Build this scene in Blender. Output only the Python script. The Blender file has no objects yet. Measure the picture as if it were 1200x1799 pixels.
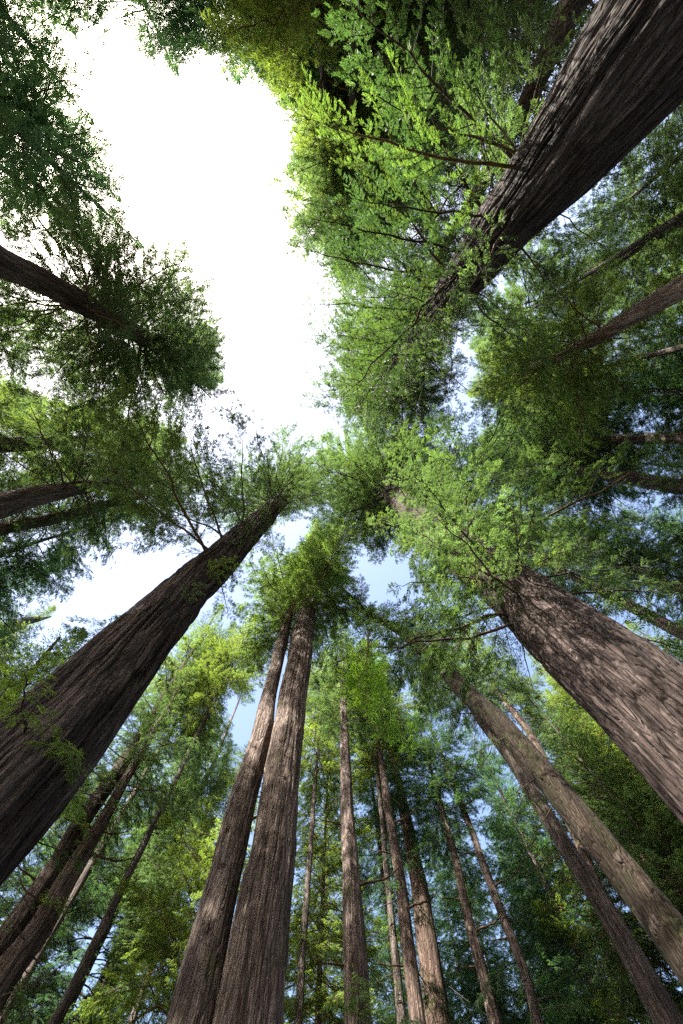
import bpy, math, random
import numpy as np
from mathutils import Vector

SC = bpy.context.scene
COL = SC.collection

# ------------------------------------------------------------------ camera, sky, sun, exposure
F, CX, CY = 800.0, 600.0, 900.0            # 16 mm lens on a portrait full frame, in photo pixels
PITCH = math.radians(170.7)                # almost straight up, leaning a little forward
CAM = np.array([0.0, 0.0, 1.6])
cam = bpy.data.cameras.new("camera")
cam.sensor_fit = 'VERTICAL'
cam.sensor_height = 36.0
cam.lens = 16.0
cam.clip_start = 0.05
cam.clip_end = 3000
camo = bpy.data.objects.new("camera", cam)
camo.location = CAM
camo.rotation_euler = (PITCH, 0, 0)
COL.objects.link(camo)
SC.camera = camo

SUN_DIR = np.array([-0.575, -0.675, 1.0])   # towards the sun (photo: up and left)
SUN_DIR = SUN_DIR / np.linalg.norm(SUN_DIR)
world = bpy.data.worlds.new("World")
SC.world = world
world.use_nodes = True
wn = world.node_tree
bg = wn.nodes["Background"]
sky = wn.nodes.new("ShaderNodeTexSky")
sky.sky_type = 'NISHITA'
sky.sun_disc = False
sky.sun_elevation = math.asin(SUN_DIR[2])
sky.sun_rotation = math.atan2(SUN_DIR[0], SUN_DIR[1])
sky.altitude = 100
sky.air_density = 1.0
sky.dust_density = 4.2
sky.ozone_density = 1.0
wn.links.new(sky.outputs[0], bg.inputs[0])
bg.inputs[1].default_value = 0.115

sun = bpy.data.lights.new("sun", 'SUN')
sun.energy = 5.0
sun.angle = math.radians(0.5)
sun.color = (1.0, 0.94, 0.82)
suno = bpy.data.objects.new("sun", sun)
suno.rotation_euler = Vector(SUN_DIR).to_track_quat('Z', 'Y').to_euler()
suno.location = (0, 0, 120)
COL.objects.link(suno)

SC.view_settings.view_transform = 'Standard'
SC.view_settings.look = 'None'
SC.view_settings.gamma = 1
SC.view_settings.use_curve_mapping = False
SC.view_settings.exposure = 2.32
SC.render.engine = 'CYCLES'
SC.cycles.max_bounces = 6
SC.cycles.diffuse_bounces = 4
SC.cycles.transmission_bounces = 4
SC.cycles.sample_clamp_indirect = 3.0
SC.cycles.use_denoising = False
SC.cycles.denoiser = 'OPENIMAGEDENOISE'
SC.cycles.denoising_input_passes = 'RGB_ALBEDO_NORMAL'
SC.cycles.denoising_prefilter = 'ACCURATE'
SC.cycles.volume_bounces = 1

# ------------------------------------------------------------------ pixel <-> space
cp, sp = math.cos(PITCH), math.sin(PITCH)


def ray(u, v):
    c = np.array([(u - CX) / F, -(v - CY) / F, -1.0])
    return np.array([c[0], c[1] * cp - c[2] * sp, c[1] * sp + c[2] * cp])


def at(u, v, depth):
    return CAM + ray(u, v) * depth


def pix(p):
    d = np.asarray(p) - CAM
    x = d[..., 0]
    y = d[..., 1] * cp + d[..., 2] * sp
    z = -d[..., 1] * sp + d[..., 2] * cp
    zz = np.where(-z > 1e-3, -z, 1e-3)
    return CX + F * x / zz, CY - F * y / zz, -z


# ------------------------------------------------------------------ materials
def new_mat(name):
    m = bpy.data.materials.new(name)
    m.use_nodes = True
    nt = m.node_tree
    return m, nt, nt.nodes, nt.links, nt.nodes["Principled BSDF"], nt.nodes["Material Output"]


def ramp(n, pts):
    r = n.new("ShaderNodeValToRGB")
    e = r.color_ramp.elements
    while len(e) < len(pts):
        e.new(0.5)
    for k, (p, c) in enumerate(pts):
        e[k].position = p
        e[k].color = (*c, 1)
    return r


def leaf_material(name, dark, lite, trans, tfac):
    m, nt, n, l, pb, out = new_mat(name)
    a = n.new("ShaderNodeAttribute"); a.attribute_name = "tint"
    oi = n.new("ShaderNodeObjectInfo")
    ad = n.new("ShaderNodeMath"); ad.operation = 'MULTIPLY_ADD'
    ad.inputs[1].default_value = 0.6
    mu = n.new("ShaderNodeMath"); mu.operation = 'MULTIPLY'; mu.inputs[1].default_value = 0.4
    l.new(oi.outputs["Random"], mu.inputs[0])
    l.new(a.outputs["Fac"], ad.inputs[0]); l.new(mu.outputs[0], ad.inputs[2])
    r = ramp(n, [(0.0, dark), (0.55, tuple((x + y) / 2 for x, y in zip(dark, lite))), (1.0, lite)])
    l.new(ad.outputs[0], r.inputs[0])
    mx = n.new("ShaderNodeMix"); mx.data_type = 'RGBA'; mx.blend_type = 'MULTIPLY'
    mx.inputs[0].default_value = 1
    l.new(r.outputs[0], mx.inputs[6]); l.new(oi.outputs["Color"], mx.inputs[7])
    l.new(mx.outputs[2], pb.inputs["Base Color"])
    pb.inputs["Roughness"].default_value = 0.55
    pb.inputs["Specular IOR Level"].default_value = 0.35
    tr = n.new("ShaderNodeBsdfTranslucent")
    mt = n.new("ShaderNodeMix"); mt.data_type = 'RGBA'; mt.blend_type = 'MULTIPLY'
    mt.inputs[0].default_value = 1
    mt.inputs[6].default_value = (*trans, 1)
    l.new(oi.outputs["Color"], mt.inputs[7])
    l.new(mt.outputs[2], tr.inputs["Color"])
    ms = n.new("ShaderNodeMixShader"); ms.inputs[0].default_value = tfac
    l.new(pb.outputs[0], ms.inputs[1]); l.new(tr.outputs[0], ms.inputs[2])
    l.new(ms.outputs[0], out.inputs["Surface"])
    return m


def bark_material(name, c0, c1, c2, moss=0.0, bump=1.0):
    m, nt, n, l, pb, out = new_mat(name)
    tc = n.new("ShaderNodeTexCoord")

    def noise(scale_xyz, scale, detail, rough=0.6):
        mp = n.new("ShaderNodeMapping")
        mp.inputs["Scale"].default_value = scale_xyz
        l.new(tc.outputs["Object"], mp.inputs[0])
        t = n.new("ShaderNodeTexNoise")
        t.inputs["Scale"].default_value = scale
        t.inputs["Detail"].default_value = detail
        t.inputs["Roughness"].default_value = rough
        l.new(mp.outputs[0], t.inputs["Vector"])
        return t
    fib = noise((1, 1, 0.045), 15, 5, 0.62)
    big = noise((1, 1, 0.10), 2.2, 3)
    fine = noise((1, 1, 0.03), 38, 2)
    wm = n.new("ShaderNodeMapping"); wm.inputs["Scale"].default_value = (1, 1, 0.13)
    wv = noise((1, 1, 0.4), 3.0, 3)
    wa = n.new("ShaderNodeMix"); wa.data_type = 'VECTOR'; wa.inputs[0].default_value = 0.10
    l.new(tc.outputs["Object"], wa.inputs[4]); l.new(wv.outputs["Color"], wa.inputs[5])
    l.new(wa.outputs[1], wm.inputs[0])
    vo = n.new("ShaderNodeTexVoronoi"); vo.feature = 'DISTANCE_TO_EDGE'; vo.inputs["Scale"].default_value = 11
    l.new(wm.outputs[0], vo.inputs["Vector"])
    crk = n.new("ShaderNodeMapRange"); crk.inputs[1].default_value = 0.0; crk.inputs[2].default_value = 0.16
    l.new(vo.outputs["Distance"], crk.inputs[0])
    mixf = n.new("ShaderNodeMath"); mixf.operation = 'MULTIPLY_ADD'
    mixf.inputs[1].default_value = 0.55
    sc2 = n.new("ShaderNodeMath"); sc2.operation = 'MULTIPLY'; sc2.inputs[1].default_value = 0.45
    l.new(big.outputs[0], sc2.inputs[0])
    l.new(fib.outputs[0], mixf.inputs[0]); l.new(sc2.outputs[0], mixf.inputs[2])
    r = ramp(n, [(0.38, c0), (0.5, c1), (0.63, c2)])
    l.new(mixf.outputs[0], r.inputs[0])
    colour = r.outputs[0]
    if moss > 0:
        ms = noise((1, 1, 0.35), 1.3, 5, 0.65)
        mr = ramp(n, [(0.62 - moss * 0.25, (0, 0, 0)), (0.78 - moss * 0.25, (1, 1, 1))])
        l.new(ms.outputs[0], mr.inputs[0])
        mm = n.new("ShaderNodeMix"); mm.data_type = 'RGBA'
        mm.inputs[7].default_value = (0.06, 0.065, 0.026, 1)
        l.new(mr.outputs[0], mm.inputs[0]); l.new(colour, mm.inputs[6])
        colour = mm.outputs[2]
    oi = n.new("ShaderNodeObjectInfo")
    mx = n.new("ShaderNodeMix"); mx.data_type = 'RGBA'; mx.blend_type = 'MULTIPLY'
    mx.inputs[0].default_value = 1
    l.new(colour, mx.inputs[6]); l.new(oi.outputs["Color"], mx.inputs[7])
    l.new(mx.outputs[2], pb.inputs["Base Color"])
    pb.inputs["Roughness"].default_value = 0.9
    pb.inputs["Specular IOR Level"].default_value = 0.15
    hs = n.new("ShaderNodeMath"); hs.operation = 'MULTIPLY_ADD'; hs.inputs[1].default_value = 0.4
    hc = n.new("ShaderNodeMath"); hc.operation = 'MULTIPLY_ADD'; hc.inputs[1].default_value = 0.8
    l.new(crk.outputs[0], hc.inputs[0]); l.new(fib.outputs[0], hc.inputs[2])
    l.new(fine.outputs[0], hs.inputs[0]); l.new(hc.outputs[0], hs.inputs[2])
    b = n.new("ShaderNodeBump"); b.inputs["Strength"].default_value = bump
    b.inputs["Distance"].default_value = 0.06
    l.new(hs.outputs[0], b.inputs["Height"])
    l.new(b.outputs[0], pb.inputs["Normal"])
    return m


LEAF = leaf_material("redwood_needles", (0.014, 0.035, 0.021), (0.056, 0.100, 0.042), (0.145, 0.245, 0.055), 0.5)
LEAF_YOUNG = leaf_material("young_needles", (0.06, 0.11, 0.02), (0.11, 0.18, 0.035), (0.22, 0.34, 0.05), 0.5)
BARK = bark_material("redwood_bark", (0.026, 0.019, 0.016), (0.100, 0.080, 0.072), (0.25, 0.212, 0.195), moss=0.12)
BARK_MOSS = bark_material("mossy_bark", (0.03, 0.022, 0.017), (0.09, 0.072, 0.056), (0.18, 0.145, 0.115), moss=0.45)
TWIG = bark_material("twig_bark", (0.05, 0.038, 0.03), (0.085, 0.066, 0.052), (0.14, 0.112, 0.09), bump=0.2)

gm, nt, n, l, pb, out = new_mat("forest_floor")
tcn = n.new("ShaderNodeTexCoord"); tn = n.new("ShaderNodeTexNoise")
tn.inputs["Scale"].default_value = 1.2; tn.inputs["Detail"].default_value = 8
l.new(tcn.outputs["Object"], tn.inputs["Vector"])
gr = ramp(n, [(0.35, (0.05, 0.033, 0.022)), (0.55, (0.10, 0.07, 0.045)), (0.7, (0.05, 0.07, 0.025))])
l.new(tn.outputs[0], gr.inputs[0]); l.new(gr.outputs[0], pb.inputs["Base Color"])
pb.inputs["Roughness"].default_value = 0.95


# ------------------------------------------------------------------ mesh helpers
def mesh_from(name, verts, quads, mats, mat_idx=None, tint=None, smooth=None):
    me = bpy.data.meshes.new(name)
    v = np.asarray(verts, dtype=np.float32)
    q = np.asarray(quads, dtype=np.int32)
    me.vertices.add(len(v)); me.vertices.foreach_set("co", v.ravel())
    me.loops.add(q.size); me.loops.foreach_set("vertex_index", q.ravel())
    me.polygons.add(len(q))
    me.polygons.foreach_set("loop_start", np.arange(0, q.size, 4, dtype=np.int32))
    me.polygons.foreach_set("loop_total", np.full(len(q), 4, dtype=np.int32))
    for m in mats:
        me.materials.append(m)
    if mat_idx is not None:
        me.polygons.foreach_set("material_index", np.asarray(mat_idx, dtype=np.int32))
    if smooth is not None:
        me.polygons.foreach_set("use_smooth", np.asarray(smooth, dtype=bool))
    if tint is not None:
        a = me.attributes.new("tint", 'FLOAT', 'FACE')
        a.data.foreach_set("value", np.asarray(tint, dtype=np.float32))
    me.update(calc_edges=True)
    return me


def unit(a):
    return a / np.maximum(np.linalg.norm(a, axis=-1, keepdims=True), 1e-9)


class Geo:
    """collects tubes and leaves, all quads"""
    def __init__(self):
        self.v, self.q, self.m, self.t, self.n = [], [], [], [], 0

    def tube(self, pts, rad, sides=5, mat=0):
        pts = np.asarray(pts, float); rad = np.asarray(rad, float)
        tan = unit(np.gradient(pts, axis=0))
        ref = np.array([0.0, 0.0, 1.0]) if abs(tan[0][2]) < 0.9 else np.array([1.0, 0.0, 0.0])
        a = unit(np.cross(tan, ref)); b = np.cross(tan, a)
        th = np.arange(sides) * 2 * math.pi / sides
        ring = pts[:, None] + rad[:, None, None] * (np.cos(th)[None, :, None] * a[:, None] + np.sin(th)[None, :, None] * b[:, None])
        n = len(pts)
        i = np.arange(n - 1)[:, None] * sides; j = np.arange(sides)[None]; k = (j + 1) % sides
        q = np.stack([i + j, i + k, i + k + sides, i + j + sides], -1).reshape(-1, 4) + self.n
        self.v.append(ring.reshape(-1, 3)); self.q.append(q)
        self.m.append(np.full(len(q), mat)); self.t.append(np.full(len(q), 0.5))
        self.n += n * sides

    def leaves(self, base, d, up, ln, w, rng, mat=1, tint=None):
        n = len(base)
        d = unit(d); side = unit(np.cross(up, d))
        nrm = np.cross(d, side)
        p1 = base + d * (0.45 * ln)[:, None] + side * (0.5 * w)[:, None]
        p3 = base + d * (0.45 * ln)[:, None] - side * (0.5 * w)[:, None]
        p2 = base + d * ln[:, None] - nrm * (0.12 * ln)[:, None]
        v = np.stack([base, p1, p2, p3], 1).reshape(-1, 3)
        q = np.arange(4 * n).reshape(-1, 4) + self.n
        self.v.append(v); self.q.append(q); self.m.append(np.full(n, mat))
        self.t.append(rng.random(n) if tint is None else tint)
        self.n += 4 * n

    def mesh(self, name, mats):
        m = np.concatenate(self.m)
        return mesh_from(name, np.concatenate(self.v), np.concatenate(self.q), mats, m, np.concatenate(self.t), m == 0)


def rot_about_z(d, ang):
    c, s = math.cos(ang), math.sin(ang)
    return np.array([d[0] * c - d[1] * s, d[0] * s + d[1] * c, d[2]])


def make_branch(seed, L, leaf_len=0.15, leaf_w=0.042, step2=0.22, step3=0.12, l3=0.42, sag=0.10, fol0=0.22, keep=0.9,
                leafmat=None, spread=0.42, bare=0.0):
    """a limb growing along +X with side branchlets, twigs and flat needle sprays"""
    rng = np.random.default_rng(seed)
    g = Geo()
    n = 14
    s = np.linspace(0, 1, n)
    wand = np.cumsum(rng.normal(0, 0.012, n)) * L
    wand -= wand[0]
    zz = -sag * L * s ** 2 + 0.05 * L * np.maximum(0, s - 0.7) + np.cumsum(rng.normal(0, 0.006, n)) * L
    zz -= zz[0]
    ax = np.stack([s * L, wand, zz], 1)
    g.tube(ax, (0.0075 * L + 0.010) * (1 - s) ** 0.8 + 0.004, 5)
    tw_b, tw_d, tw_l = [], [], []
    pos = 0.10
    side = 1
    while pos < 0.995:
        P = np.array([np.interp(pos, s, ax[:, k]) for k in range(3)])
        i = min(n - 2, int(pos * (n - 1)))
        fwd = unit(ax[i + 1] - ax[i])
        env = (1 - pos) ** 0.7 * min(1, (pos / 0.22)) ** 0.5 + 0.07
        l2 = L * spread * env * rng.uniform(0.55, 1.2)
        ang = side * math.radians(rng.uniform(38, 68))
        d = rot_about_z(fwd, ang)
        d[2] += rng.normal(-0.02, 0.16)
        d = unit(d)
        if rng.random() < keep:
            m = 7
            t = np.linspace(0, 1, m)
            bend = rot_about_z(d, -side * 0.5)
            q = P + (d[None] * (t - 0.25 * t ** 2)[:, None] + bend[None] * (0.25 * t ** 2)[:, None]) * l2
            q[:, 2] -= rng.uniform(0.06, 0.22) * l2 * t ** 2
            q += np.cumsum(rng.normal(0, 0.012, (m, 3)), 0) * l2
            g.tube(q, (0.0035 + 0.006 * l2) * (1 - t) + 0.0025, 3)
            f0 = max(0.0, fol0 + rng.normal(0, 0.1)) if pos < 0.8 else 0.0
            dens = rng.uniform(0.55, 1.15)
            if rng.random() < bare:
                dens = 0
            if dens > 0:
                cnt = max(2, int(l2 * (1 - f0) / step3 * dens))
                for tt in np.linspace(f0, 1.0, cnt):
                    B = np.array([np.interp(tt, t, q[:, k]) for k in range(3)])
                    j = min(m - 2, int(tt * (m - 1)))
                    fw = unit(q[j + 1] - q[j])
                    for sd in (-1, 1):
                        if rng.random() < 0.12:
                            continue
                        dd = rot_about_z(fw, sd * rng.uniform(0.5, 1.15))
                        dd[2] += rng.normal(-0.15, 0.30)
                        tw_b.append(B); tw_d.append(unit(dd))
                        tw_l.append(l3 * rng.uniform(0.4, 1.1) * (0.45 + 0.55 * (1 - tt)))
                    if tt == 1.0:
                        tw_b.append(B); tw_d.append(fw); tw_l.append(l3 * 0.6)
        side = -side
        pos += step2 / L * rng.uniform(0.6, 1.4)
    if tw_b:
        tb, td, tl = np.array(tw_b), np.array(tw_d), np.array(tw_l)
        per = max(4, int(l3 / (leaf_len * 0.24)))
        fr = (np.arange(per) + 0.3) / per
        base = tb[:, None] + td[:, None] * (fr[None] * tl[:, None])[..., None]
        base[..., 2] -= 0.25 * (fr ** 2)[None] * tl[:, None]
        sgn = np.where(np.arange(per) % 2, 1.0, -1.0)
        sgn = np.broadcast_to(sgn[None], base.shape[:2])
        ang = sgn * rng.uniform(0.5, 0.95, base.shape[:2])
        c, sn = np.cos(ang), np.sin(ang)
        dirx = td[:, None, 0] * c - td[:, None, 1] * sn
        diry = td[:, None, 0] * sn + td[:, None, 1] * c
        dirz = td[:, None, 2] + rng.normal(-0.08, 0.12, base.shape[:2])
        d = np.stack([dirx, diry, dirz], -1).reshape(-1, 3)
        base = base.reshape(-1, 3)
        nn = len(base)
        up = np.array([0, 0, 1.0]) + np.repeat(rng.normal(0, 0.42, (len(tb), 3)), per, 0) + rng.normal(0, 0.18, (nn, 3))
        ctint = np.repeat(rng.random(len(tb)), per)
        g.leaves(base, d, up, leaf_len * rng.uniform(0.6, 1.25, nn), leaf_w * rng.uniform(0.7, 1.3, nn), rng,
                 tint=np.clip(0.5 * ctint + 0.5 * rng.random(nn), 0, 1))
    me = g.mesh("branch", [TWIG, leafmat or LEAF])
    me["length"] = L
    return me


def make_leader(seed, H):
    """the growing tip of a tree: an upright shoot with short sprays"""
    rng = np.random.default_rng(seed)
    g = Geo()
    s = np.linspace(0, 1, 8)
    ax = np.stack([np.cumsum(rng.normal(0, .02, 8)), np.cumsum(rng.normal(0, .02, 8)), s * H], 1)
    g.tube(ax, 0.05 * (1 - s) + 0.008, 5)
    nb = 260
    hh = rng.random(nb) ** 0.8
    th = rng.random(nb) * 6.283
    ll = (1 - hh) * H * 0.35 + 0.15
    base, d = [], []
    for h, t, L in zip(hh, th, ll):
        dv = np.array([math.cos(t), math.sin(t), 0.45])
        for f in np.linspace(0.15, 1, 9):
            base.append(np.array([0, 0, h * H]) + dv * L * f); d.append(dv + rng.normal(0, 0.6, 3))
    base, d = np.array(base), np.array(d)
    n = len(base)
    g.leaves(base, d, np.array([0, 0, 1.0]) + rng.normal(0, .5, (n, 3)), rng.uniform(.1, .2, n), rng.uniform(.03, .05, n), rng)
    return g.mesh("crown", [TWIG, LEAF])


# periodic value noise on a (theta, height) grid
def vnoise(th, s, nth, rng, ns=4096):
    tab = rng.random((nth, ns))
    x = (th % 1.0) * nth
    x0 = np.floor(x).astype(int); fx = x - x0; fx = fx * fx * (3 - 2 * fx)
    y0 = np.floor(s).astype(int); fy = s - y0; fy = fy * fy * (3 - 2 * fy)
    a = tab[x0 % nth, y0 % ns]; b = tab[(x0 + 1) % nth, y0 % ns]
    c = tab[x0 % nth, (y0 + 1) % ns]; d = tab[(x0 + 1) % nth, (y0 + 1) % ns]
    return (a * (1 - fx) + b * fx) * (1 - fy) + (c * (1 - fx) + d * fx) * fy


def trunk_mesh(path, rad, cols, rows, seed, depth, twist, mat):
    """path: dense centre line (k,3), rad (k,) -> furrowed trunk"""
    rng = np.random.default_rng(seed)
    z = path[:, 2]
    H = z[-1]
    t = np.linspace(0, 1, rows)
    zs = H * (0.55 * t + 0.45 * t ** 2.2)
    c = np.stack([np.interp(zs, z, path[:, 0]), np.interp(zs, z, path[:, 1]), zs], 1)
    r = np.interp(zs, z, rad)
    th = np.arange(cols) / cols
    TH, ZZ = np.meshgrid(th, zs)
    R = r[:, None] * np.ones_like(TH)
    R0 = rad[0]
    circ = 2 * math.pi * max(R0 * 0.8, 0.15)
    TW = TH + twist * ZZ / 40.0 + 0.020 * (vnoise(TH, ZZ / 3.0, 5, rng) - .5) / max(R0, .4) + 0.012 * (vnoise(TH, ZZ / 0.9, 9, rng) - .5)
    lobes = vnoise(TW, ZZ / 9.0, 6, rng) - 0.5
    n1 = max(12, int(circ / 0.20)); n2 = max(20, int(circ / 0.085))
    a = vnoise(TW, ZZ / 3.6 + 7, n1, rng)
    b = vnoise(TW + .25 * (a - .5) / n1, ZZ / 1.7, n2, rng)
    c3 = vnoise(TW, ZZ / 0.5, n2, rng)
    rid1 = np.abs(2 * a - 1); rid2 = np.abs(2 * b - 1)
    h = 0.60 * np.minimum(1, rid1 * 2.6) ** .8 + 0.34 * np.minimum(1, rid2 * 2.0) + 0.06 * c3
    dd = depth * np.minimum(1.0, r / max(R0 * 0.45, 0.05))[:, None]
    flare = 1 + 0.38 * np.exp(-ZZ / (1.1 * R0 + .3))
    lump = vnoise(TW, ZZ / 1.3 + 3, 8, rng) - .5
    gk = min(1.0, .55 / R0)
    R = R * flare * (1 + 0.15 * gk * lobes + 0.10 * gk * lump) + dd * (h - 0.75)
    ang = TH * 2 * math.pi
    X = c[:, 0:1] + R * np.cos(ang); Y = c[:, 1:2] + R * np.sin(ang)
    V = np.stack([X, Y, np.broadcast_to(c[:, 2:3], X.shape)], -1).reshape(-1, 3)
    i = np.arange(rows - 1)[:, None] * cols; j = np.arange(cols)[None]; k = (j + 1) % cols
    q = np.stack([i + j, i + k, i + k + cols, i + j + cols], -1).reshape(-1, 4)
    return mesh_from("trunk", V, q, [mat], None, None, np.ones(len(q), bool))


def link(name, data, parent=None, loc=(0, 0, 0), rot=(0, 0, 0), scale=None):
    o = bpy.data.objects.new(name, data)
    COL.objects.link(o)
    o.location = loc; o.rotation_euler = rot
    if scale is not None:
        o.scale = (scale, scale, scale)
    if parent is not None:
        o.parent = parent
    return o


# ------------------------------------------------------------------ ground
gv, gq = [], []
N = 60
for j in range(N + 1):
    for i in range(N + 1):
        x = (i / N - .5) * 2; y = (j / N - .5) * 2
        x = 400 * math.copysign(abs(x) ** 2.0, x); y = 400 * math.copysign(abs(y) ** 2.0, y)
        hgt = 0.12 * math.sin(x * .5) * math.cos(y * .42) if max(abs(x), abs(y)) < 60 else 0
        gv.append((x, y, hgt - 0.15))
for j in range(N):
    for i in range(N):
        a = j * (N + 1) + i
        gq.append((a, a + 1, a + N + 2, a + N + 1))
g = link("ground", mesh_from("ground", gv, gq, [gm], None, None, np.ones(len(gq), bool)))
g["kind"] = "structure"

# ------------------------------------------------------------------ branch library
LONG = [make_branch(100 + k, 7.0, 0.13, 0.027, 0.21, 0.10, 0.50, sag=0.07 + .02 * k, fol0=.25, keep=.9) for k in range(6)]
MID = [make_branch(200 + k, 4.4, 0.12, 0.025, 0.175, 0.095, 0.42, sag=0.06 + .02 * k, fol0=.22) for k in range(6)]
SHORT = [make_branch(300 + k, 2.2, 0.095, 0.0185, 0.14, 0.085, 0.30, sag=0.10 + .04 * k, fol0=.1) for k in range(6)]
YOUNG = [make_branch(400 + k, 1.9, 0.095, 0.018, 0.12, 0.075, 0.27, sag=0.16 + .06 * k, fol0=.05, leafmat=LEAF_YOUNG) for k in range(3)]
THIN = [make_branch(500 + k, 5.5, 0.12, 0.026, 0.34, 0.20, 0.42, sag=0.12 + .03 * k, fol0=.45, keep=.8, bare=.35) for k in range(4)]
BARE = [make_branch(600 + k, 3.5, 0.12, 0.03, 0.40, 0.2, 0.3, sag=0.02 + .05 * k, keep=.7, bare=1.0, spread=.3) for k in range(3)]
FINE = [make_branch(800 + k, 6.5, 0.085, 0.018, 0.19, 0.10, 0.36, sag=0.10 + .03 * k, fol0=.28, keep=.85) for k in range(4)]
LEADERS = [make_leader(700 + k, 4.0) for k in range(3)]


def pick(rng, L, kind=None):
    if kind:
        return kind[rng.integers(len(kind))]
    lib = LONG if L > 5.4 else MID if L > 3.1 else SHORT
    return lib[rng.integers(len(lib))]


# open sky in the photograph: no limb grows into these gaps
GAPS = [
    [(178, -60), (185, 90), (190, 180), (215, 240), (240, 300), (238, 400), (300, 408), (350, 432), (382, 500), (402, 570),
     (396, 645), (372, 700), (350, 745), (420, 722), (475, 712), (530, 745), (540, 690), (492, 632), (532, 560), (520, 540), (492, 455),
     (500, 400), (476, 330), (522, 280), (492, 180), (470, 160), (400, 182), (370, 192), (300, 175), (262, 130), (232, 60), (250, -60)],
    [(485, 915), (560, 885), (565, 900), (545, 930), (520, 965), (488, 965)],
    [(640, 960), (668, 1000), (715, 1012), (700, 1045), (655, 1052), (630, 1000)],
    [(172, 1012), (215, 985), (305, 1000), (262, 1050), (205, 1090), (180, 1060)],
    [(150, 1640), (215, 1580), (205, 1640), (165, 1730), (120, 1799), (100, 1799), (130, 1700)],
    [(395, 1225), (425, 1210), (432, 1280), (400, 1290)],
]


def in_poly(u, v, poly):
    c = False
    j = len(poly) - 1
    for i in range(len(poly)):
        xi, yi = poly[i]; xj, yj = poly[j]
        if (yi > v) != (yj > v) and u < (xj - xi) * (v - yi) / (yj - yi) + xi:
            c = not c
        j = i
    return c


def in_gap(p):
    u, v, w = pix(p)
    if w < 0.3:
        return False
    return any(in_poly(u, v, g) for g in GAPS)


def in_small_gap(p):
    u, v, w = pix(p)
    return w > .3 and any(in_poly(u, v, g) for g in GAPS[1:])


TREES = []
LSCALE, DSCALE = 1.35, 1.35


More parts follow.
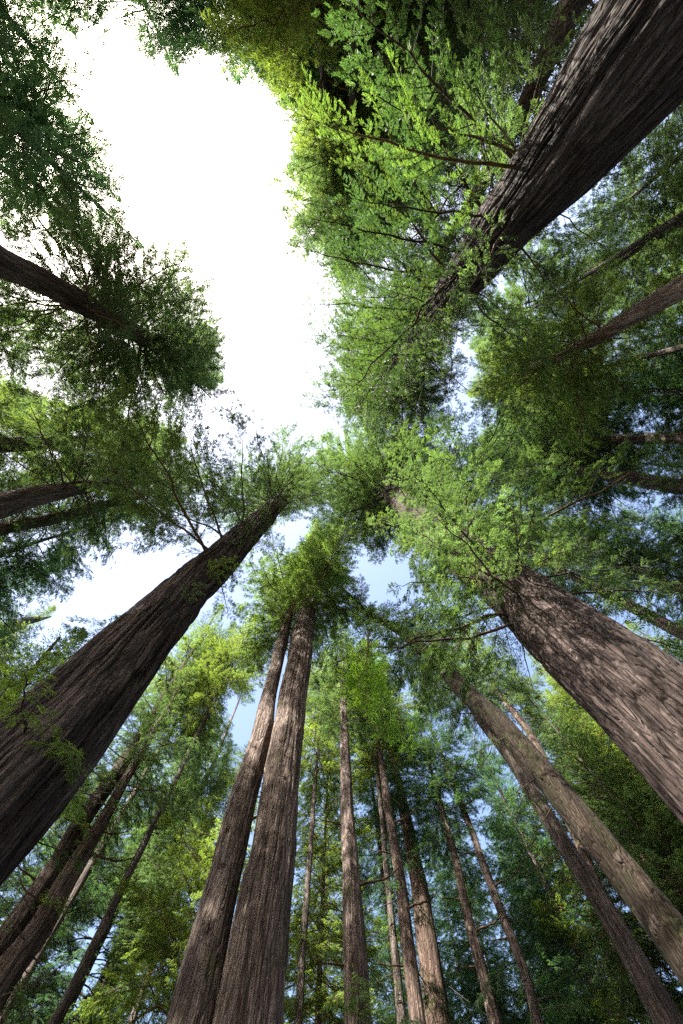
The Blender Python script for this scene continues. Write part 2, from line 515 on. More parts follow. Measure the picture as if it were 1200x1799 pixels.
def tree(name, label, cat, pts, D, ref, tip, base, Lmax, dens, tint=(1, 1, 1), bark=None, btint=(1, 1, 1), cols=56, rows=150,
         depth=None, twist=0.0, p0=-18, p1=42, shape=0.6, thin=0.0, low=None, sprays=None, group="redwood trees", seed=None, H=None, avoid=None):
    """pts: (u, v, width) along the trunk from low to high; D: real diameter at pts[ref]; tip: pixel of the top;
    base: fraction of the height where the crown starts; Lmax: longest limb (m); dens: limbs per metre of crown;
    low: (from, to, number, length) sparse limbs under the crown; sprays: (from, to, number, length, young share)"""
    seed = seed or (len(TREES) + 1) * 17
    rng = np.random.default_rng(seed)
    Lmax *= LSCALE; dens *= DSCALE
    u, v, w = pts[ref]
    dep = D * F / w
    P0 = at(u, v, dep)
    P, R = [], []
    for (u, v, w) in pts:
        r = ray(u, v)
        t = (r[0] * P0[0] + r[1] * P0[1]) / (r[0] ** 2 + r[1] ** 2)
        p = CAM + r * t
        dd = pix(p)[2]
        P.append(p); R.append(w * dd / (2 * F))
    r = ray(*tip)
    t = (r[0] * P[-1][0] + r[1] * P[-1][1]) / (r[0] ** 2 + r[1] ** 2)
    p = CAM + r * t
    if H:
        p = np.array([p[0], p[1], H])
    while len(P) > 2 and P[-1][2] > 70:
        P.pop(); R.pop()
    if p[2] > 86:
        k = (86 - P[-1][2]) / (p[2] - P[-1][2])
        p = P[-1] + (p - P[-1]) * k
    if p[2] < P[-1][2] + 3:
        p = P[-1] + np.array([0, 0, 3.0])
    P.append(p); R.append(0.05)
    P = np.array(P); R = np.array(R)
    for k in range(1, len(R)):
        R[k] = min(R[k], R[k - 1] * 1.02)
    low_d = (P[1] - P[0]) / max(P[1][2] - P[0][2], .1)
    g0 = P[0] - low_d * P[0][2] * 0.6
    g0[2] = -0.3
    slope = (R[0] - R[1]) / max(P[1][2] - P[0][2], .1)
    P = np.vstack([g0, P]); R = np.concatenate([[R[0] + min(abs(slope) * P[1][2], .25 * R[0])], R])
    zt = P[-1][2]
    z = np.linspace(-0.3, zt, 400)
    path = np.stack([np.interp(z, P[:, 2], P[:, 0]), np.interp(z, P[:, 2], P[:, 1]), z], 1)
    rad = np.interp(z, P[:, 2], R)
    ker = np.ones(15) / 15
    pad = lambda a: np.convolve(np.concatenate([np.full(7, a[0]), a, np.full(7, a[-1])]), ker, 'valid')
    path[:, 0] = pad(path[:, 0]); path[:, 1] = pad(path[:, 1]); rad = pad(rad)
    for ax in (0, 1):
        for wl in (7.0, 13.0):
            path[:, ax] += (.012 + .017 * rad) * np.sin(z * 6.283 / wl + rng.random() * 6.28)
    org = np.array([path[0, 0], path[0, 1], 0.0])
    root = link(name, None, None, org)
    root["label"] = label; root["category"] = cat
    if group:
        root["group"] = group
    tm = trunk_mesh(path - org, rad, cols, rows, seed, depth if depth else min(0.12, 0.07 + 0.02 * D) * min(1, D), twist, bark or BARK)
    tr = link("trunk", tm, root)
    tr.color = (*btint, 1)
    pos = lambda zz: np.array([np.interp(zz, z, path[:, 0]), np.interp(zz, z, path[:, 1]), zz])
    rat = lambda zz: float(np.interp(zz, z, rad))
    top = pos(zt - 2.5)
    ld = LEADERS[rng.integers(len(LEADERS))]
    crown = link("crown", ld, root, top - org)
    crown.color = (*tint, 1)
    made = 0

    def limb(zz, az, pitch, L, kind=None, col=tint):
        nonlocal made
        az = (az + math.pi) % (2 * math.pi) - math.pi
        if avoid and avoid[0] < az < avoid[1] and zz < .5 * zt:
            return
        P = pos(zz)
        d = np.array([math.cos(az) * math.cos(pitch), math.sin(az) * math.cos(pitch), math.sin(pitch)])
        P = P + np.array([d[0], d[1], 0]) * rat(zz) * 0.8
        L0 = L
        for _ in range(6):
            sd = np.array([-d[1], d[0], 0]) * L * .2
            if in_gap(P + d * L * 0.96) or in_gap(P + d * L * .66 - np.array([0, 0, .04 * L])) or any(in_small_gap(P + d * L * f + sd * k) for f in (.4, .7) for k in (-1, 1)):
                L *= 0.78
            else:
                break
        else:
            if rng.random() < 0.7:
                return
        if L < 0.3 * L0 and L < 1.0:
            return
        us, vs, ws = pix(np.array([P, P + d * L * .5, P + d * L]))
        if ws.max() < 0.3 or us.max() < -260 or us.min() > 1460 or vs.max() < -300 or vs.min() > 2060:
            return
        me = pick(rng, L, kind)
        o = link("branch", me, crown, P - top, (rng.normal(0, .25), -pitch, az), L / me["length"])
        k = rng.uniform(.6, 1.3)
        o.color = (col[0] * k, col[1] * k, col[2] * k * rng.uniform(.8, 1.2), 1)
        made += 1

    zc = base * zt
    nb = min(210, int((zt - 1.5 - zc) * dens))
    az = rng.random() * 6.28
    for k in range(nb):
        t = (k + rng.random()) / nb
        zz = zc + (zt - 1.5 - zc) * t
        az += 2.39996 + rng.normal(0, .35)
        prof = (0.6 + 0.4 * min(1, t / .2)) * max(0.10, (1 - t) ** shape)
        lob = 0.5 + 0.5 * math.sin(2 * az + zz * .23 + seed) * math.sin(az * 3 - zz * .31 + seed * 1.7)
        L = Lmax * prof * rng.uniform(.5, 1.15) * (.72 + .55 * lob)
        if rng.random() < .10 * (1 - lob) + .05:
            continue
        pitch = math.radians(p0 + (p1 - p0) * t + rng.normal(0, 8))
        limb(zz, az, pitch, L, THIN if rng.random() < thin else None)
    if low:
        for k in range(low[2]):
            zz = zt * (low[0] + (low[1] - low[0]) * rng.random())
            limb(zz, rng.random() * 6.283, math.radians(rng.normal(-14, 10)), low[3] * rng.uniform(.5, 1.2),
                 None if rng.random() < .5 else (THIN if rng.random() < .7 else BARE))
    if sprays:
        for k in range(sprays[2]):
            zz = zt * (sprays[0] + (sprays[1] - sprays[0]) * rng.random())
            limb(zz, rng.random() * 6.283, math.radians(rng.normal(-12, 16)), sprays[3] * rng.uniform(.6, 1.3),
                 YOUNG if rng.random() < sprays[4] else SHORT)
    TREES.append((name, root, crown, pos, rat, limb, org, top))
    print("TREE", len(TREES), label[:44], "org", org.round(1), "H %.1f" % zt, "limbs", made)
    return TREES[-1]


# ------------------------------------------------------------------ the trees
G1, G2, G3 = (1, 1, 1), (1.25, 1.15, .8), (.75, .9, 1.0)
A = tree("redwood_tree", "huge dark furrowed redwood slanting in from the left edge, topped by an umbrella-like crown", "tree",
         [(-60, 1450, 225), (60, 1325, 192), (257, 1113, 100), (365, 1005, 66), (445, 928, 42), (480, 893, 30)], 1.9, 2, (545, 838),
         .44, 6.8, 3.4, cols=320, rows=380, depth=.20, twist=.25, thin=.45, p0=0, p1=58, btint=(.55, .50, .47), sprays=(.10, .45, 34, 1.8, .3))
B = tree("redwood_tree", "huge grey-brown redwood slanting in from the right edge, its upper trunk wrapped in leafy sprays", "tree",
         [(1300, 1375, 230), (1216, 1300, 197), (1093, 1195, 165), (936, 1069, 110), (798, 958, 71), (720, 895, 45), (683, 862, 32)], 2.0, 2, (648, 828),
         .54, 8.2, 4.2, cols=320, rows=380, depth=.15, twist=-.1, sprays=(.17, .42, 46, 2.8, .2), btint=(.46, .41, .41))  # bark colour darkened so the trunk reads as shaded
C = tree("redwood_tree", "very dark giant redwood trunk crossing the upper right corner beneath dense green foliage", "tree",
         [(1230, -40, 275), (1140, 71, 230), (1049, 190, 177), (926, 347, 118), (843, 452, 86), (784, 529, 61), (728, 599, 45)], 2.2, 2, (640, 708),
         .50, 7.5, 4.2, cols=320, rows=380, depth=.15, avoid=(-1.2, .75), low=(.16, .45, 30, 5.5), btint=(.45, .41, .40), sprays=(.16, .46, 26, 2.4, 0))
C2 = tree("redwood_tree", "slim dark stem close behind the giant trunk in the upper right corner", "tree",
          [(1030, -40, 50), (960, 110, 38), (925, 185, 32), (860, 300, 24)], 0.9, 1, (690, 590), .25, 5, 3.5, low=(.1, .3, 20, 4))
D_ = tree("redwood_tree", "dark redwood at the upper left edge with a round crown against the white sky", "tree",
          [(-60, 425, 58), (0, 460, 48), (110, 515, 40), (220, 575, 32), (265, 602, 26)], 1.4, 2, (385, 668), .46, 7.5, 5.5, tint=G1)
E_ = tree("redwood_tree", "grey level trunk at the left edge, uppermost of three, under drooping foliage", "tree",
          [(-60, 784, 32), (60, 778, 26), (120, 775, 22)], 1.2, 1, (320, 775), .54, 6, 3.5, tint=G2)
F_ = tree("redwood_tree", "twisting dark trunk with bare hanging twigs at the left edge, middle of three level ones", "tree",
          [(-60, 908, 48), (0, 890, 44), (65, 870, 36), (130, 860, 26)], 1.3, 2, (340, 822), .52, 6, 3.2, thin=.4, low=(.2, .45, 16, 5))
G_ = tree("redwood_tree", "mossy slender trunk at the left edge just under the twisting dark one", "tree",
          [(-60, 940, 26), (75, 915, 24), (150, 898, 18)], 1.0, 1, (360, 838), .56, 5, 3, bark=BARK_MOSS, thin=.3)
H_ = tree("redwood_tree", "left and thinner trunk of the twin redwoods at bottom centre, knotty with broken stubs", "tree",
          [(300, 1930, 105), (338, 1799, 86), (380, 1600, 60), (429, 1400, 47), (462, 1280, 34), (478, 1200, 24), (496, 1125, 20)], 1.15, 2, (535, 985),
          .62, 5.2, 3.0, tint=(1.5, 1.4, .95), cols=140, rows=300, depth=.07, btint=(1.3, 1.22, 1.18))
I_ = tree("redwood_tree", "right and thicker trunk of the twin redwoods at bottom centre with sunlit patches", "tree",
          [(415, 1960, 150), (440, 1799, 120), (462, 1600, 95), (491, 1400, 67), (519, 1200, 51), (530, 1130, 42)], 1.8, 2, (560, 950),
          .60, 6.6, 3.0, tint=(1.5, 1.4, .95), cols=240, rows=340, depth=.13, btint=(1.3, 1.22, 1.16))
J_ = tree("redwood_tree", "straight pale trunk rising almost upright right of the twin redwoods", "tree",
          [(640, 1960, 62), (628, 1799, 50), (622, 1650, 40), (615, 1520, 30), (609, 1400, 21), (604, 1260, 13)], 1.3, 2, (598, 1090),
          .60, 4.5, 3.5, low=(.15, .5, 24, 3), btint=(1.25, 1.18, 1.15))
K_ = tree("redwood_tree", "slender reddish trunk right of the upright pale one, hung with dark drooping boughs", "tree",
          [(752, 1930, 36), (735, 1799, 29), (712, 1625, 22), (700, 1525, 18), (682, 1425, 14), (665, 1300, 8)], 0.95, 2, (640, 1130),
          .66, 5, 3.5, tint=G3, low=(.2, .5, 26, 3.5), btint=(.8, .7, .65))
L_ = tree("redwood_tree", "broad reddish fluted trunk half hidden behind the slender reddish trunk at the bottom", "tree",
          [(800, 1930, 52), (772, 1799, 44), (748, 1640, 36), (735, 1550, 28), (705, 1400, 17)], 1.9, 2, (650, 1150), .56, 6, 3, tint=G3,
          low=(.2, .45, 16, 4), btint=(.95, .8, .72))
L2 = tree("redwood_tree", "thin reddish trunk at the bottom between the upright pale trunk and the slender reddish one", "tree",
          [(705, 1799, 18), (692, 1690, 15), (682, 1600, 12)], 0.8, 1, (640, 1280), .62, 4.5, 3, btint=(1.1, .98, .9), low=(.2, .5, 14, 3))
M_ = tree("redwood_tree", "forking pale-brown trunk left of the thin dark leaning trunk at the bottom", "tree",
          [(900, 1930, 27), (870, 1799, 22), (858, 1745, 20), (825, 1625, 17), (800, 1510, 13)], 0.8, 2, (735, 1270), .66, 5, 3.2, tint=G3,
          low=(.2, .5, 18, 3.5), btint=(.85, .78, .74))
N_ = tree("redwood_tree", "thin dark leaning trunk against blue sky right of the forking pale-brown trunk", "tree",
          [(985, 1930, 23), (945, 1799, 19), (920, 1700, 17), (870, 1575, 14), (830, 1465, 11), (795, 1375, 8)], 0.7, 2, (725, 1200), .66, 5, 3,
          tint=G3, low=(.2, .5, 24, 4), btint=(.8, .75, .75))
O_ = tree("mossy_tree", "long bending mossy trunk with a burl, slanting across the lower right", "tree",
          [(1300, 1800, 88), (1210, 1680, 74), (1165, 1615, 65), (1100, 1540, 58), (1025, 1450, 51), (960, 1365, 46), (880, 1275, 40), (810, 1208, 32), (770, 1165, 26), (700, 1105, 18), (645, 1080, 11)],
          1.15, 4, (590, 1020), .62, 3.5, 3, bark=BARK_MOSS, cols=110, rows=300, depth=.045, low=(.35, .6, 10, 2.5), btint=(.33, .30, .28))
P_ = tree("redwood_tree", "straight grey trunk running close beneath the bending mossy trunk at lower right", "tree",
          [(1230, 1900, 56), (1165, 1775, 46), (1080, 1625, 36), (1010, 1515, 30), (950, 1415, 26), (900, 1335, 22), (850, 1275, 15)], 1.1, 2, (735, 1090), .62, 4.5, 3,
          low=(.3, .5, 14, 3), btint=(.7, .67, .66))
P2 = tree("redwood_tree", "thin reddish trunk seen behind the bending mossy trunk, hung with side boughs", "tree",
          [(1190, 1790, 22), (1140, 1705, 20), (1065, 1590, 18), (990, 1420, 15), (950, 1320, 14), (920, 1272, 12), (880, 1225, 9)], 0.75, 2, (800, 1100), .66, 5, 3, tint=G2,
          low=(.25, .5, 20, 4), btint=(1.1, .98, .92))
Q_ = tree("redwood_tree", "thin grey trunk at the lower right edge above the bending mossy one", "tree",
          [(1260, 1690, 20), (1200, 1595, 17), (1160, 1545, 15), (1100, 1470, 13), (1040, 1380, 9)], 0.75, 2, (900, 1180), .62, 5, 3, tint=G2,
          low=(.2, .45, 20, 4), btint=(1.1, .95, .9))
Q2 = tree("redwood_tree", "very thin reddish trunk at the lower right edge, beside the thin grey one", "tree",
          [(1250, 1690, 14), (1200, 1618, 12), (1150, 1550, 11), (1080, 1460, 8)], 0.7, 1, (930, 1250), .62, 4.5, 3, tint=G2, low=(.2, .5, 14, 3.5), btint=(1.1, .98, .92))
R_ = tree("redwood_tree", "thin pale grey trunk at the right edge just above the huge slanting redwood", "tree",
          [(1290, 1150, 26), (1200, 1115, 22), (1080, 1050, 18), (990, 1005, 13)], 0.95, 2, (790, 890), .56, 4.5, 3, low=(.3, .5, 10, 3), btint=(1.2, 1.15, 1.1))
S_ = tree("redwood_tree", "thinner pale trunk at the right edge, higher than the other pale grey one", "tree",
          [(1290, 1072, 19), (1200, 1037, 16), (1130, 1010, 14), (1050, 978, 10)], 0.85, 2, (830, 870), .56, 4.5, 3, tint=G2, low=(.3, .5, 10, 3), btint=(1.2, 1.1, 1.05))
T_ = tree("redwood_tree", "dark level trunk at the right edge in the deep green shade, upper of two", "tree",
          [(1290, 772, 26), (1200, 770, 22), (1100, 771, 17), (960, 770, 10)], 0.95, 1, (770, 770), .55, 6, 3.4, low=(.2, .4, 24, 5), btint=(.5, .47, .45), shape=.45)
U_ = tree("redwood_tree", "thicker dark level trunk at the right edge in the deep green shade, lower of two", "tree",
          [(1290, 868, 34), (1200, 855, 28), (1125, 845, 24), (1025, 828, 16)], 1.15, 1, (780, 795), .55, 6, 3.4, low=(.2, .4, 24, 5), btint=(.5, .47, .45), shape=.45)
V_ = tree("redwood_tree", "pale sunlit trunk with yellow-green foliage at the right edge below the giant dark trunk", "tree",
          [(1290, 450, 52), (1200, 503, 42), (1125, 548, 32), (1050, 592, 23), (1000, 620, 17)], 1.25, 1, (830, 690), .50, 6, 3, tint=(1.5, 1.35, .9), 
          btint=(2.0, 1.85, 1.7))  # bark colour lightened to paint in sunlight
W_ = tree("redwood_tree", "grey trunk with fine bare side twigs, upper of two running beneath the huge left redwood", "tree",
          [(-50, 1740, 54), (25, 1630, 44), (90, 1540, 38), (140, 1450, 30), (200, 1365, 24), (255, 1280, 16), (290, 1220, 10)], 1.2, 3, (385, 1070), .64, 4.5, 3, thin=.5,
          low=(.2, .5, 30, 3.2), tint=G2, btint=(.65, .62, .6))
X_ = tree("redwood_tree", "sun-flecked reddish trunk, lower of two running beneath the huge left redwood", "tree",
          [(-60, 1830, 62), (15, 1705, 50), (65, 1640, 42), (115, 1550, 34), (155, 1485, 27), (190, 1425, 19)], 1.3, 2, (330, 1180), .6, 5, 3,
          low=(.2, .5, 26, 4), btint=(.8, .72, .68))
Y_ = tree("redwood_tree", "hazy bluish trunk leaning up beside the open sky gap at the lower left", "tree",
          [(120, 1900, 36), (165, 1799, 28), (215, 1670, 20), (270, 1550, 14), (320, 1460, 10), (380, 1330, 6)], 1.0, 2, (440, 1180), .55, 5.5, 3.2, tint=G1,
          low=(.2, .45, 22, 4))
BB = tree("redwood_tree", "tall crown at upper centre with pale curved inner limbs above bright green sunlit foliage", "tree",
          [(720, -300, 46), (690, -100, 36), (668, 100, 26), (655, 240, 20)], 1.3, 1, (632, 520), .25, 6.5, 4.2, tint=G1, low=(.1, .25, 10, 5))
CC = tree("redwood_tree", "deep green leafy crown at the upper right edge below the giant dark trunk", "tree",
          [(1500, 180, 40), (1400, 250, 34), (1300, 320, 28)], 1.1, 1, (960, 540), .22, 6, 3.2, low=(.1, .25, 16, 5))
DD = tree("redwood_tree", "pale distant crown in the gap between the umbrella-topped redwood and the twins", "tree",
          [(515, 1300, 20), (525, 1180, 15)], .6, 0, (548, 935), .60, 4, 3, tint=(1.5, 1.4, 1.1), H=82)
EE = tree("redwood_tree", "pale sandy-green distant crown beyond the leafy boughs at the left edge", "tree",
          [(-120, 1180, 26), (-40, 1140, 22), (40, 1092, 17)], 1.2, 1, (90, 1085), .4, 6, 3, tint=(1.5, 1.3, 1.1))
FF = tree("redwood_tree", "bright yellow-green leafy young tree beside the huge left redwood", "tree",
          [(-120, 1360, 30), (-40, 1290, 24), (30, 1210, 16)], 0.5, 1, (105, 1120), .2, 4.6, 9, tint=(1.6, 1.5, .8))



def tree_at(u, v, d, H, D, label, **kw):
    """a straight tree d metres away in the direction of pixel (u, v)"""
    r = ray(u, v)
    k = d / math.hypot(r[0], r[1])
    x, y = r[0] * k, r[1] * k
    rng = random.Random(int(u * 7 + v * 13))
    lx, ly = rng.gauss(0, 1.6), rng.gauss(0, 1.6)
    while H > 20 and any(in_gap(np.array([x + lx * .6 + ox, y + ly * .6 + oy, H])) for ox, oy in ((0, 0), (2.5, 0), (-2.5, 0), (0, 2.5), (0, -2.5))):
        H *= .95
    pts = []
    for f in (0.25, 0.55, 0.8):
        p = np.array([x + lx * (f - .4), y + ly * (f - .4), H * f])
        uu, vv, w = pix(p)
        pts.append((float(uu), float(vv), float(F * D * (1 - f * .85) / w)))
    pt = np.array([x + lx * .6, y + ly * .6, H])
    uu, vv, w = pix(pt)
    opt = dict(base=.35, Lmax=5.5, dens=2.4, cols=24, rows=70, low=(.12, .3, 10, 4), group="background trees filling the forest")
    opt.update(kw)
    b, L, dn = opt.pop("base"), opt.pop("Lmax"), opt.pop("dens")
    return tree(opt.pop("name", "background_tree"), label, "tree", pts, D * (1 - .25 * .85), 0, (float(uu), float(vv)), b, L, dn, **opt)


BLUE, MIDG, SUN_TINT, HAZE_TINT = (.72, .90, 1.08), (1, 1, 1), (1.9, 1.6, .95), (1.0, 1.15, 1.4)  # leaf tints; the yellow carries painted sunlight, the lightest blue painted haze

def bough(T, zz, az, pitch, L, kind=None, col=None):
    T[5](zz, az, pitch, L, kind, col or (1, 1, 1))


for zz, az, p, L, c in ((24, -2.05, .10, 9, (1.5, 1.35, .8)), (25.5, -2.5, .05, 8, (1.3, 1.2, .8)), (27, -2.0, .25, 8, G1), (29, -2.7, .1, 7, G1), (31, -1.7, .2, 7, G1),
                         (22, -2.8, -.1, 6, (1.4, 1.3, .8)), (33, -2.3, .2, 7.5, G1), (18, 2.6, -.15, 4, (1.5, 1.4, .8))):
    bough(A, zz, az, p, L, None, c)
for zz, az, p, L in ((14, 3.05, -.22, 5.2), (15.5, 2.7, -.1, 4.5), (17, -2.4, -.1, 5), (19, -1.9, 0, 5.5), (20, 3.0, -.2, 5), (22, -2.2, 0, 6), (24, 2.4, -.15, 5)):
    bough(B, zz, az, p, L)
for k in range(7):
    bough(B, 14.5 + .55 * k, -2.4 + .9 * math.sin(k * 2.4), -.12, 3.2 + .8 * math.cos(k * 1.7))


def filler(group, Lmax, dens, rows, **kw):
    for (u, v, d, H, D, tint, label, *b) in rows:
        if b:
            kw = dict(kw, base=b[0], low=None)
        tree_at(u, v, d, H, D, label, Lmax=Lmax, dens=dens, tint=tint, group=group, name="redwood_tree", **kw)
        kw = dict(kw)
        if b:
            kw.pop('base'); kw.pop('low')


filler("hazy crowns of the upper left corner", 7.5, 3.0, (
    (40, 60, 44, 66, 1.4, HAZE_TINT, "dark blue-green crown in the very corner at the upper left"),
    (120, 260, 42, 66, 1.3, HAZE_TINT, "dark hazy crown just above the round crown at the upper left"),
    (110, -40, 52, 66, 1.2, HAZE_TINT, "feathery crown forming the left side of the white sky opening at the top"),
    (10, 300, 36, 60, 1.2, HAZE_TINT, "dense crown on the left edge above the dark trunk of the round-crowned redwood"),
    (60, 180, 58, 72, 1.4, HAZE_TINT, "tall dark crown in the middle of the hazy upper left foliage"),
    (-60, 150, 34, 60, 1.3, HAZE_TINT, "dark crown cut off by the left edge below the upper left corner")))
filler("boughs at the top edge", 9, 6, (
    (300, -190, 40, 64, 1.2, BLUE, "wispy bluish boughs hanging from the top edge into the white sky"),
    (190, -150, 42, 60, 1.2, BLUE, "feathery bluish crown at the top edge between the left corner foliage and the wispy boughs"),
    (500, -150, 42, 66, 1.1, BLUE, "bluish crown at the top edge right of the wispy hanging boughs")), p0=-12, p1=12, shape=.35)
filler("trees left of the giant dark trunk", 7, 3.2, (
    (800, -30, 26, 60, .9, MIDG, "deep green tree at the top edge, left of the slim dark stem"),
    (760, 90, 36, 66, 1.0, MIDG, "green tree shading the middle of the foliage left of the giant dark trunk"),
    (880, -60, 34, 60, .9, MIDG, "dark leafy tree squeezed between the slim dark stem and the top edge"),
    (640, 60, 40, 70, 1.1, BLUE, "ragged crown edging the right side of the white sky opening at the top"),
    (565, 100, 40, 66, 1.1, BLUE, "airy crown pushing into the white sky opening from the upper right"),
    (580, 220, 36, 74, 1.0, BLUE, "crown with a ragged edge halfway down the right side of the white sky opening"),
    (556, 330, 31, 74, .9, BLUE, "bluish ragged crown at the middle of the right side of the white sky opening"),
    (645, 400, 29, 80, .8, SUN_TINT, "yellow-green crown left of the giant dark trunk's upper end", .5),
    (660, 290, 36, 80, .9, SUN_TINT, "sunlit green crown filling the space between the sky opening and the giant dark trunk", .45),
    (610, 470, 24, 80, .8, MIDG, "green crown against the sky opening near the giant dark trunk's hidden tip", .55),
    (578, 450, 25, 72, .9, SUN_TINT, "bright green crown at the narrow lower right side of the white sky opening"),
    (720, 240, 44, 74, 1.1, SUN_TINT, "sunlit green crown touching the upper left side of the giant dark trunk")))
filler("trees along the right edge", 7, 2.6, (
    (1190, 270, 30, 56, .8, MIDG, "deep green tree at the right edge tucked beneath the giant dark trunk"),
    (1130, 400, 46, 62, 1.0, SUN_TINT, "pale yellow-green sunlit crown above the pale sunlit trunk"),
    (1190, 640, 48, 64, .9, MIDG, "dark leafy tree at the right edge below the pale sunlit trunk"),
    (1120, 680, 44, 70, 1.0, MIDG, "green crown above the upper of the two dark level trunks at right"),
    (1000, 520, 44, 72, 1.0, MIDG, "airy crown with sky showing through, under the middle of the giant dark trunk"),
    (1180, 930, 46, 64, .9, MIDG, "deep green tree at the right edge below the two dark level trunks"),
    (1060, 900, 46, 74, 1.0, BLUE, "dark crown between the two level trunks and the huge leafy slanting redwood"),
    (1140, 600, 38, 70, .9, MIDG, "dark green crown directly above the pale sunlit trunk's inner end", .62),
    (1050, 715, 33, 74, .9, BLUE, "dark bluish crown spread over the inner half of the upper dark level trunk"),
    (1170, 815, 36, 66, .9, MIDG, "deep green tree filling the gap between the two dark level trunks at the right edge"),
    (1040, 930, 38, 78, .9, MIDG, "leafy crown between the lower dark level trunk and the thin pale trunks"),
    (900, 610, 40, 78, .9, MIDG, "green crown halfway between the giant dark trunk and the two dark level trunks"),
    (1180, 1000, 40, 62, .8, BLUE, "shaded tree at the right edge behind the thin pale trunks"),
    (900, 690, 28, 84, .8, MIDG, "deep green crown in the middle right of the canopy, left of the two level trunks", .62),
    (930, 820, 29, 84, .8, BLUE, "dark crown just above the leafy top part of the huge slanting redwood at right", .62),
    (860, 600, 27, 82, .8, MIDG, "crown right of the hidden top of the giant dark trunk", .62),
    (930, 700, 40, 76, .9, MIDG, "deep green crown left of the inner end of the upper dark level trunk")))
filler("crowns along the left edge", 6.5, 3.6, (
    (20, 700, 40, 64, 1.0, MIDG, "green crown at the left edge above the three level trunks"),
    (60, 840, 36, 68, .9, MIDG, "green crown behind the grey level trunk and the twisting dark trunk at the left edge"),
    (110, 740, 38, 74, .9, SUN_TINT, "pale green crown just above the inner end of the grey level trunk at left"),
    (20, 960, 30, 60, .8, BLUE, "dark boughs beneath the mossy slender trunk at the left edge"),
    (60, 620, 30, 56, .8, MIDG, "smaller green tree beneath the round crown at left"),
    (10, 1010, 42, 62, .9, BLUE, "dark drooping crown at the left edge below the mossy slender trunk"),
    (70, 1090, 52, 66, 1.0, SUN_TINT, "sunlit crown between the left edge and the huge dark furrowed trunk"),
    (120, 1200, 48, 62, .9, SUN_TINT, "yellow-green tree directly above the huge dark furrowed trunk at left"),
    (20, 560, 46, 66, 1.0, SUN_TINT, "sunny pale crown at the left edge below the trunk of the round-crowned redwood"),
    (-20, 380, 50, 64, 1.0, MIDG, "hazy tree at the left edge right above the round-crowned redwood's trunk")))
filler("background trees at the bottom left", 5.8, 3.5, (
    (400, 1180, 34, 78, .8, SUN_TINT, "sunlit crown touching the upper left of the twin trunks", .62),
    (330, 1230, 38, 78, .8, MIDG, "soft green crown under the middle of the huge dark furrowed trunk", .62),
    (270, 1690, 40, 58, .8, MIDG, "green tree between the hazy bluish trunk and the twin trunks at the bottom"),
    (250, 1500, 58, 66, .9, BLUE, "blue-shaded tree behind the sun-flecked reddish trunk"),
    (345, 1640, 34, 46, .6, SUN_TINT, "bright yellow-green tree against the left side of the twin trunks"),
    (330, 1380, 54, 74, 1.0, SUN_TINT, "sunny crown left of the broken stubs of the twin trunks"),
    (230, 1300, 50, 66, .8, MIDG, "green tree just under the lower side of the huge dark furrowed trunk"),
    (60, 1690, 44, 50, .8, BLUE, "dark low tree in the lower left corner"),
    (370, 1250, 46, 74, .9, MIDG, "feathery crown between the furrowed trunk and the tops of the twin trunks")))
filler("background trees right of the twin trunks", 5.8, 3.7, (
    (560, 1300, 40, 84, .8, SUN_TINT, "light green crown peeking out right behind the tops of the twin trunks", .62),
    (650, 1250, 38, 82, .8, SUN_TINT, "light green crown above the tip of the upright pale trunk", .62),
    (565, 1640, 44, 62, .8, SUN_TINT, "slim sunny tree close along the right side of the twin trunks"),
    (580, 1480, 60, 74, .9, SUN_TINT, "pale green crown between the twin trunks and the upright pale trunk"),
    (655, 1650, 68, 74, .9, BLUE, "dim far tree right beside the upright pale trunk"),
    (800, 1690, 66, 70, .8, BLUE, "dim far tree between the broad fluted trunk and the forking one"),
    (770, 1420, 62, 74, 1.0, BLUE, "big dark crown above the forking pale-brown trunk"),
    (980, 1740, 66, 66, .8, MIDG, "far tree at the bottom right of the thin dark leaning trunk"),
    (900, 1500, 60, 70, .9, BLUE, "dark crown between the thin dark leaning trunk and the straight grey one"),
    (690, 1420, 60, 70, .8, BLUE, "dark crown hiding the top of the slender reddish trunk"),
    (860, 1330, 50, 70, .9, BLUE, "blue-lit crown under the upper bend of the mossy trunk"),
    (1000, 1640, 58, 60, .8, BLUE, "dark tree under the straight grey trunk near the bottom"),
    (840, 1620, 70, 76, .9, MIDG, "far green tree behind the fork of the pale-brown trunk"),
    (940, 1640, 64, 62, .8, BLUE, "shaded tree just right of the thin dark leaning trunk")))
filler("background trees at the lower right edge", 6, 3.4, (
    (1130, 1450, 52, 66, .9, SUN_TINT, "yellow-green tree behind the thin grey trunk at the lower right"),
    (1180, 1680, 44, 50, .8, MIDG, "low green tree in the lower right corner above the mossy trunk"),
    (1100, 1740, 50, 52, .8, SUN_TINT, "low sunny tree in the lower right corner below the mossy trunk"),
    (960, 1180, 50, 82, .9, SUN_TINT, "pale crown along the lower side of the huge slanting redwood at right"),
    (1060, 1270, 46, 76, .9, SUN_TINT, "yellow-green crown under the wide lower part of the huge slanting redwood"),
    (1020, 1300, 56, 74, .9, SUN_TINT, "sunlit crown in the wedge between the mossy trunk and the huge slanting redwood"),
    (1190, 1330, 44, 58, .8, SUN_TINT, "yellow-green tree at the right edge below the huge slanting redwood"),
    (1170, 1130, 50, 66, .9, SUN_TINT, "pale sunny tree between the thin pale trunks and the huge slanting redwood"),
    (1100, 1400, 40, 54, .7, MIDG, "green layered tree left of the yellow-green tree at the lower right edge")))


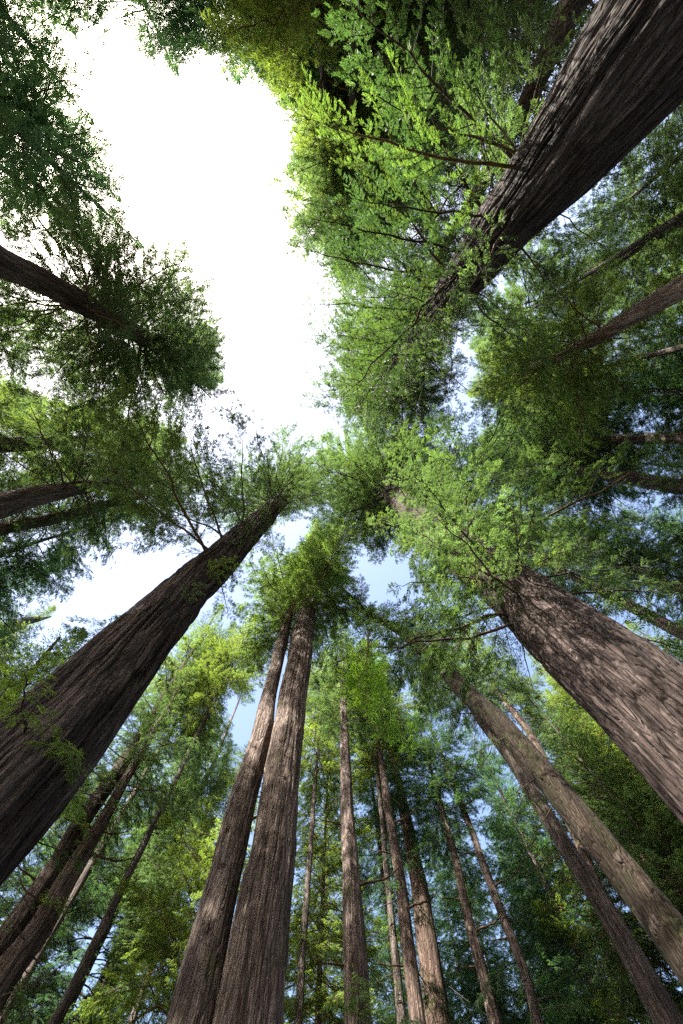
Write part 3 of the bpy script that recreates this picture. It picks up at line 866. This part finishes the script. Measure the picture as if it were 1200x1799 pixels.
# ------------------------------------------------------------------ details on the trunks
def lump_mesh(name, seed, size, hollow, mat):
    """a knot or burl: a rough dome with a sunken middle, +X outwards"""
    rng = np.random.default_rng(seed)
    nr, na = 9, 20
    rr = np.linspace(0, 1, nr) ** .9
    V = []
    wob = [1 + .28 * math.sin(k * 6.283 / na + seed) + .2 * math.sin(2 * k * 6.283 / na + seed * 2.3) + .12 * rng.normal() for k in range(na)]
    for r in rr:
        for k in range(na):
            a = 2 * math.pi * k / na
            hgt = .42 * (1 - r * r) ** 1.4 - hollow * math.exp(-((r * wob[k]) / .3) ** 2) * (.6 + .4 * math.cos(a * 1.0 + seed))
            j = wob[k] * (1 + .08 * rng.normal())
            V.append((size * (hgt + .06 * rng.normal() * (r < .98) - .10), size * r * math.cos(a) * j, size * 1.7 * r * math.sin(a) * j))
    q = []
    for a in range(nr - 1):
        for k in range(na):
            k2 = (k + 1) % na
            q.append((a * na + k, a * na + k2, (a + 1) * na + k2, (a + 1) * na + k))
    return mesh_from(name, V, q, [mat], None, None, np.ones(len(q), bool))


def stub_mesh(seed, L, r0, curve):
    """a dead broken limb along +X"""
    rng = np.random.default_rng(seed)
    g = Geo()
    s = np.linspace(0, 1, 10)
    ax = np.stack([s * L, np.cumsum(rng.normal(0, .015, 10)) * L, curve * L * (s - .4) ** 2 * s + np.cumsum(rng.normal(0, .012, 10)) * L], 1)
    g.tube(ax, r0 * (1 - .7 * s) + .006, 7)
    for f in (.45, .7):
        P = ax[int(f * 9)]
        d = np.array([.7, rng.choice([-.6, .6]), rng.normal(0, .4)])
        t = np.linspace(0, 1, 5)[:, None]
        g.tube(P + d * t * L * .22, r0 * .35 * (1 - t[:, 0]) + .004, 5)
    return g.mesh("dead_branch", [TWIG])


def height_at(T, v):
    """height on a trunk that shows at photo row v"""
    best, bz = 1e9, 0
    for zz in np.linspace(2, 75, 600):
        _, vv, w = pix(T[3](zz))
        if w > .3 and abs(vv - v) < best:
            best, bz = abs(vv - v), zz
    return bz


def on_trunk(T, v, off, mesh, name, scale=1.0, lift=0.9, pitch=0.0, col=(.9, .85, .8)):
    """off: angle (deg) round the trunk from the side that faces the viewer"""
    zz = height_at(T, v)
    P = T[3](zz)
    az = math.atan2(-P[1], -P[0]) + math.radians(off)
    P = P + np.array([math.cos(az), math.sin(az), 0]) * T[4](zz) * lift
    tr = [c for c in T[1].children if c.name.startswith("trunk")][0]
    o = link(name, mesh, tr, P - T[6], (0, -pitch, az), scale)
    o.color = (*col, 1)
    return o


STUBS = [stub_mesh(900 + k, 1.6, .055, .5) for k in range(3)]
KNOTS = [lump_mesh("knot", 910 + k, .16, .35, BARK) for k in range(3)]
for k, (v, off, sc_, pt) in enumerate(((1447, 62, 1.0, .1), (1270, 70, .62, .1), (1283, 66, .4, 0), (1300, 72, .5, 0), (1400, 78, .5, .1), (1120, 60, .8, .4))):
    on_trunk(H_, v, off, STUBS[k % 3], "dead_branch", sc_, .9, pt)
for k, (v, off, sc_) in enumerate(((1660, -12, 1.3), (1620, 20, .9), (1545, -28, .8), (1480, -40, 1.1), (1440, -10, .9), (1405, -45, .9), (1380, 20, .8), (1330, -15, .9), (1700, 30, .9), (1590, -45, .8), (1500, 30, .8))):
    on_trunk(H_, v, off, KNOTS[k % 3], "knot", sc_, .97, 0, (1.1, 1.02, .98))
for k, (v, off, sc_) in enumerate(((1160, -30, 1.2), (1395, 5, .7), (1500, 40, .7))):
    on_trunk(I_, v, off, KNOTS[k % 3], "knot", sc_, .97, 0, (1.45, 1.35, 1.3))
on_trunk(O_, 1378, 8, lump_mesh("burl", 930, .34, .55, BARK_MOSS), "burl", 1.0, .95, 0, (.34, .3, .27))
for k, (v, off, sc_) in enumerate(((1470, -30, 1.0), (1540, 20, 1.2), (1300, 35, .9), (1640, -25, 1.2))):
    on_trunk(O_, v, off, KNOTS[k % 3], "knot", sc_, .95, 0, (.36, .33, .31))
for k, (v, off) in enumerate(((880, 60), (870, -60), (890, 80), (900, -75), (865, 30))):
    on_trunk(B, v, off, STUBS[k % 3], "dead_branch", 1.1, .9, .5, (.8, .75, .7))
for T, vs in ((K_, (1700, 1600, 1500, 1450)), (M_, (1700, 1640, 1580)), (N_, (1650, 1560, 1500, 1420)), (P2, (1600, 1500, 1400)), (Q_, (1540, 1470)), (W_, (1560, 1450, 1380, 1330)), (X_, (1600, 1500)), (J_, (1700, 1560, 1450))):
    for k, v in enumerate(vs):
        on_trunk(T, v, (-75, 80, -85, 65)[k % 4], STUBS[k % 3], "dead_branch", 1.2 + .5 * (k % 2), .9, (-.1, .1, .2)[k % 3], (.8, .75, .7))

# the bright young spray that hangs low under the slanting redwood, and the sprigs on the furrowed one
HANG = [make_branch(940 + k, 1.1, 0.13, 0.030, 0.10, 0.075, 0.26, sag=.45, fol0=.0, leafmat=LEAF_YOUNG, spread=.45) for k in range(2)]


def sprig(T, u, v, depth, az, pitch, L, k, col=(1, 1, 1)):
    o = link("branch", HANG[k % 2], T[2], at(u, v, depth) - T[7], (0, -pitch, az), L / 1.1)
    o.color = (*col, 1)


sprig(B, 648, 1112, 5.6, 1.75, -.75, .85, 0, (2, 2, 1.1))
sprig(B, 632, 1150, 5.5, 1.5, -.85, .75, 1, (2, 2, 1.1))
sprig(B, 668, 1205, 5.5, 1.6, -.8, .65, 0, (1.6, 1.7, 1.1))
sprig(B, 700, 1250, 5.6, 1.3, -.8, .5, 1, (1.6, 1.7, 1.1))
bough(B, 14.6, 3.0, -.32, 6.2)
for k in range(26):
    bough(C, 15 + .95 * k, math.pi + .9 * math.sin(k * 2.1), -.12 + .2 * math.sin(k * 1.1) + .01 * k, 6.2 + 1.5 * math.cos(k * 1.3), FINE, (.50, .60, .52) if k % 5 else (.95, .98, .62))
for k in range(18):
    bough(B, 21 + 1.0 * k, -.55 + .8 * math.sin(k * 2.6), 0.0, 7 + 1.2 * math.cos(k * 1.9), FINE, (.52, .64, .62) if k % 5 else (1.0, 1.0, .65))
bough(C2, 24, 2.2, .15, 9, BARE)
bough(C2, 22, 1.7, .2, 8)

bpy.context.view_layer.update()
print("OBJECTS", len(bpy.data.objects), "unique tris", sum(len(m.polygons) for m in bpy.data.meshes) * 2)
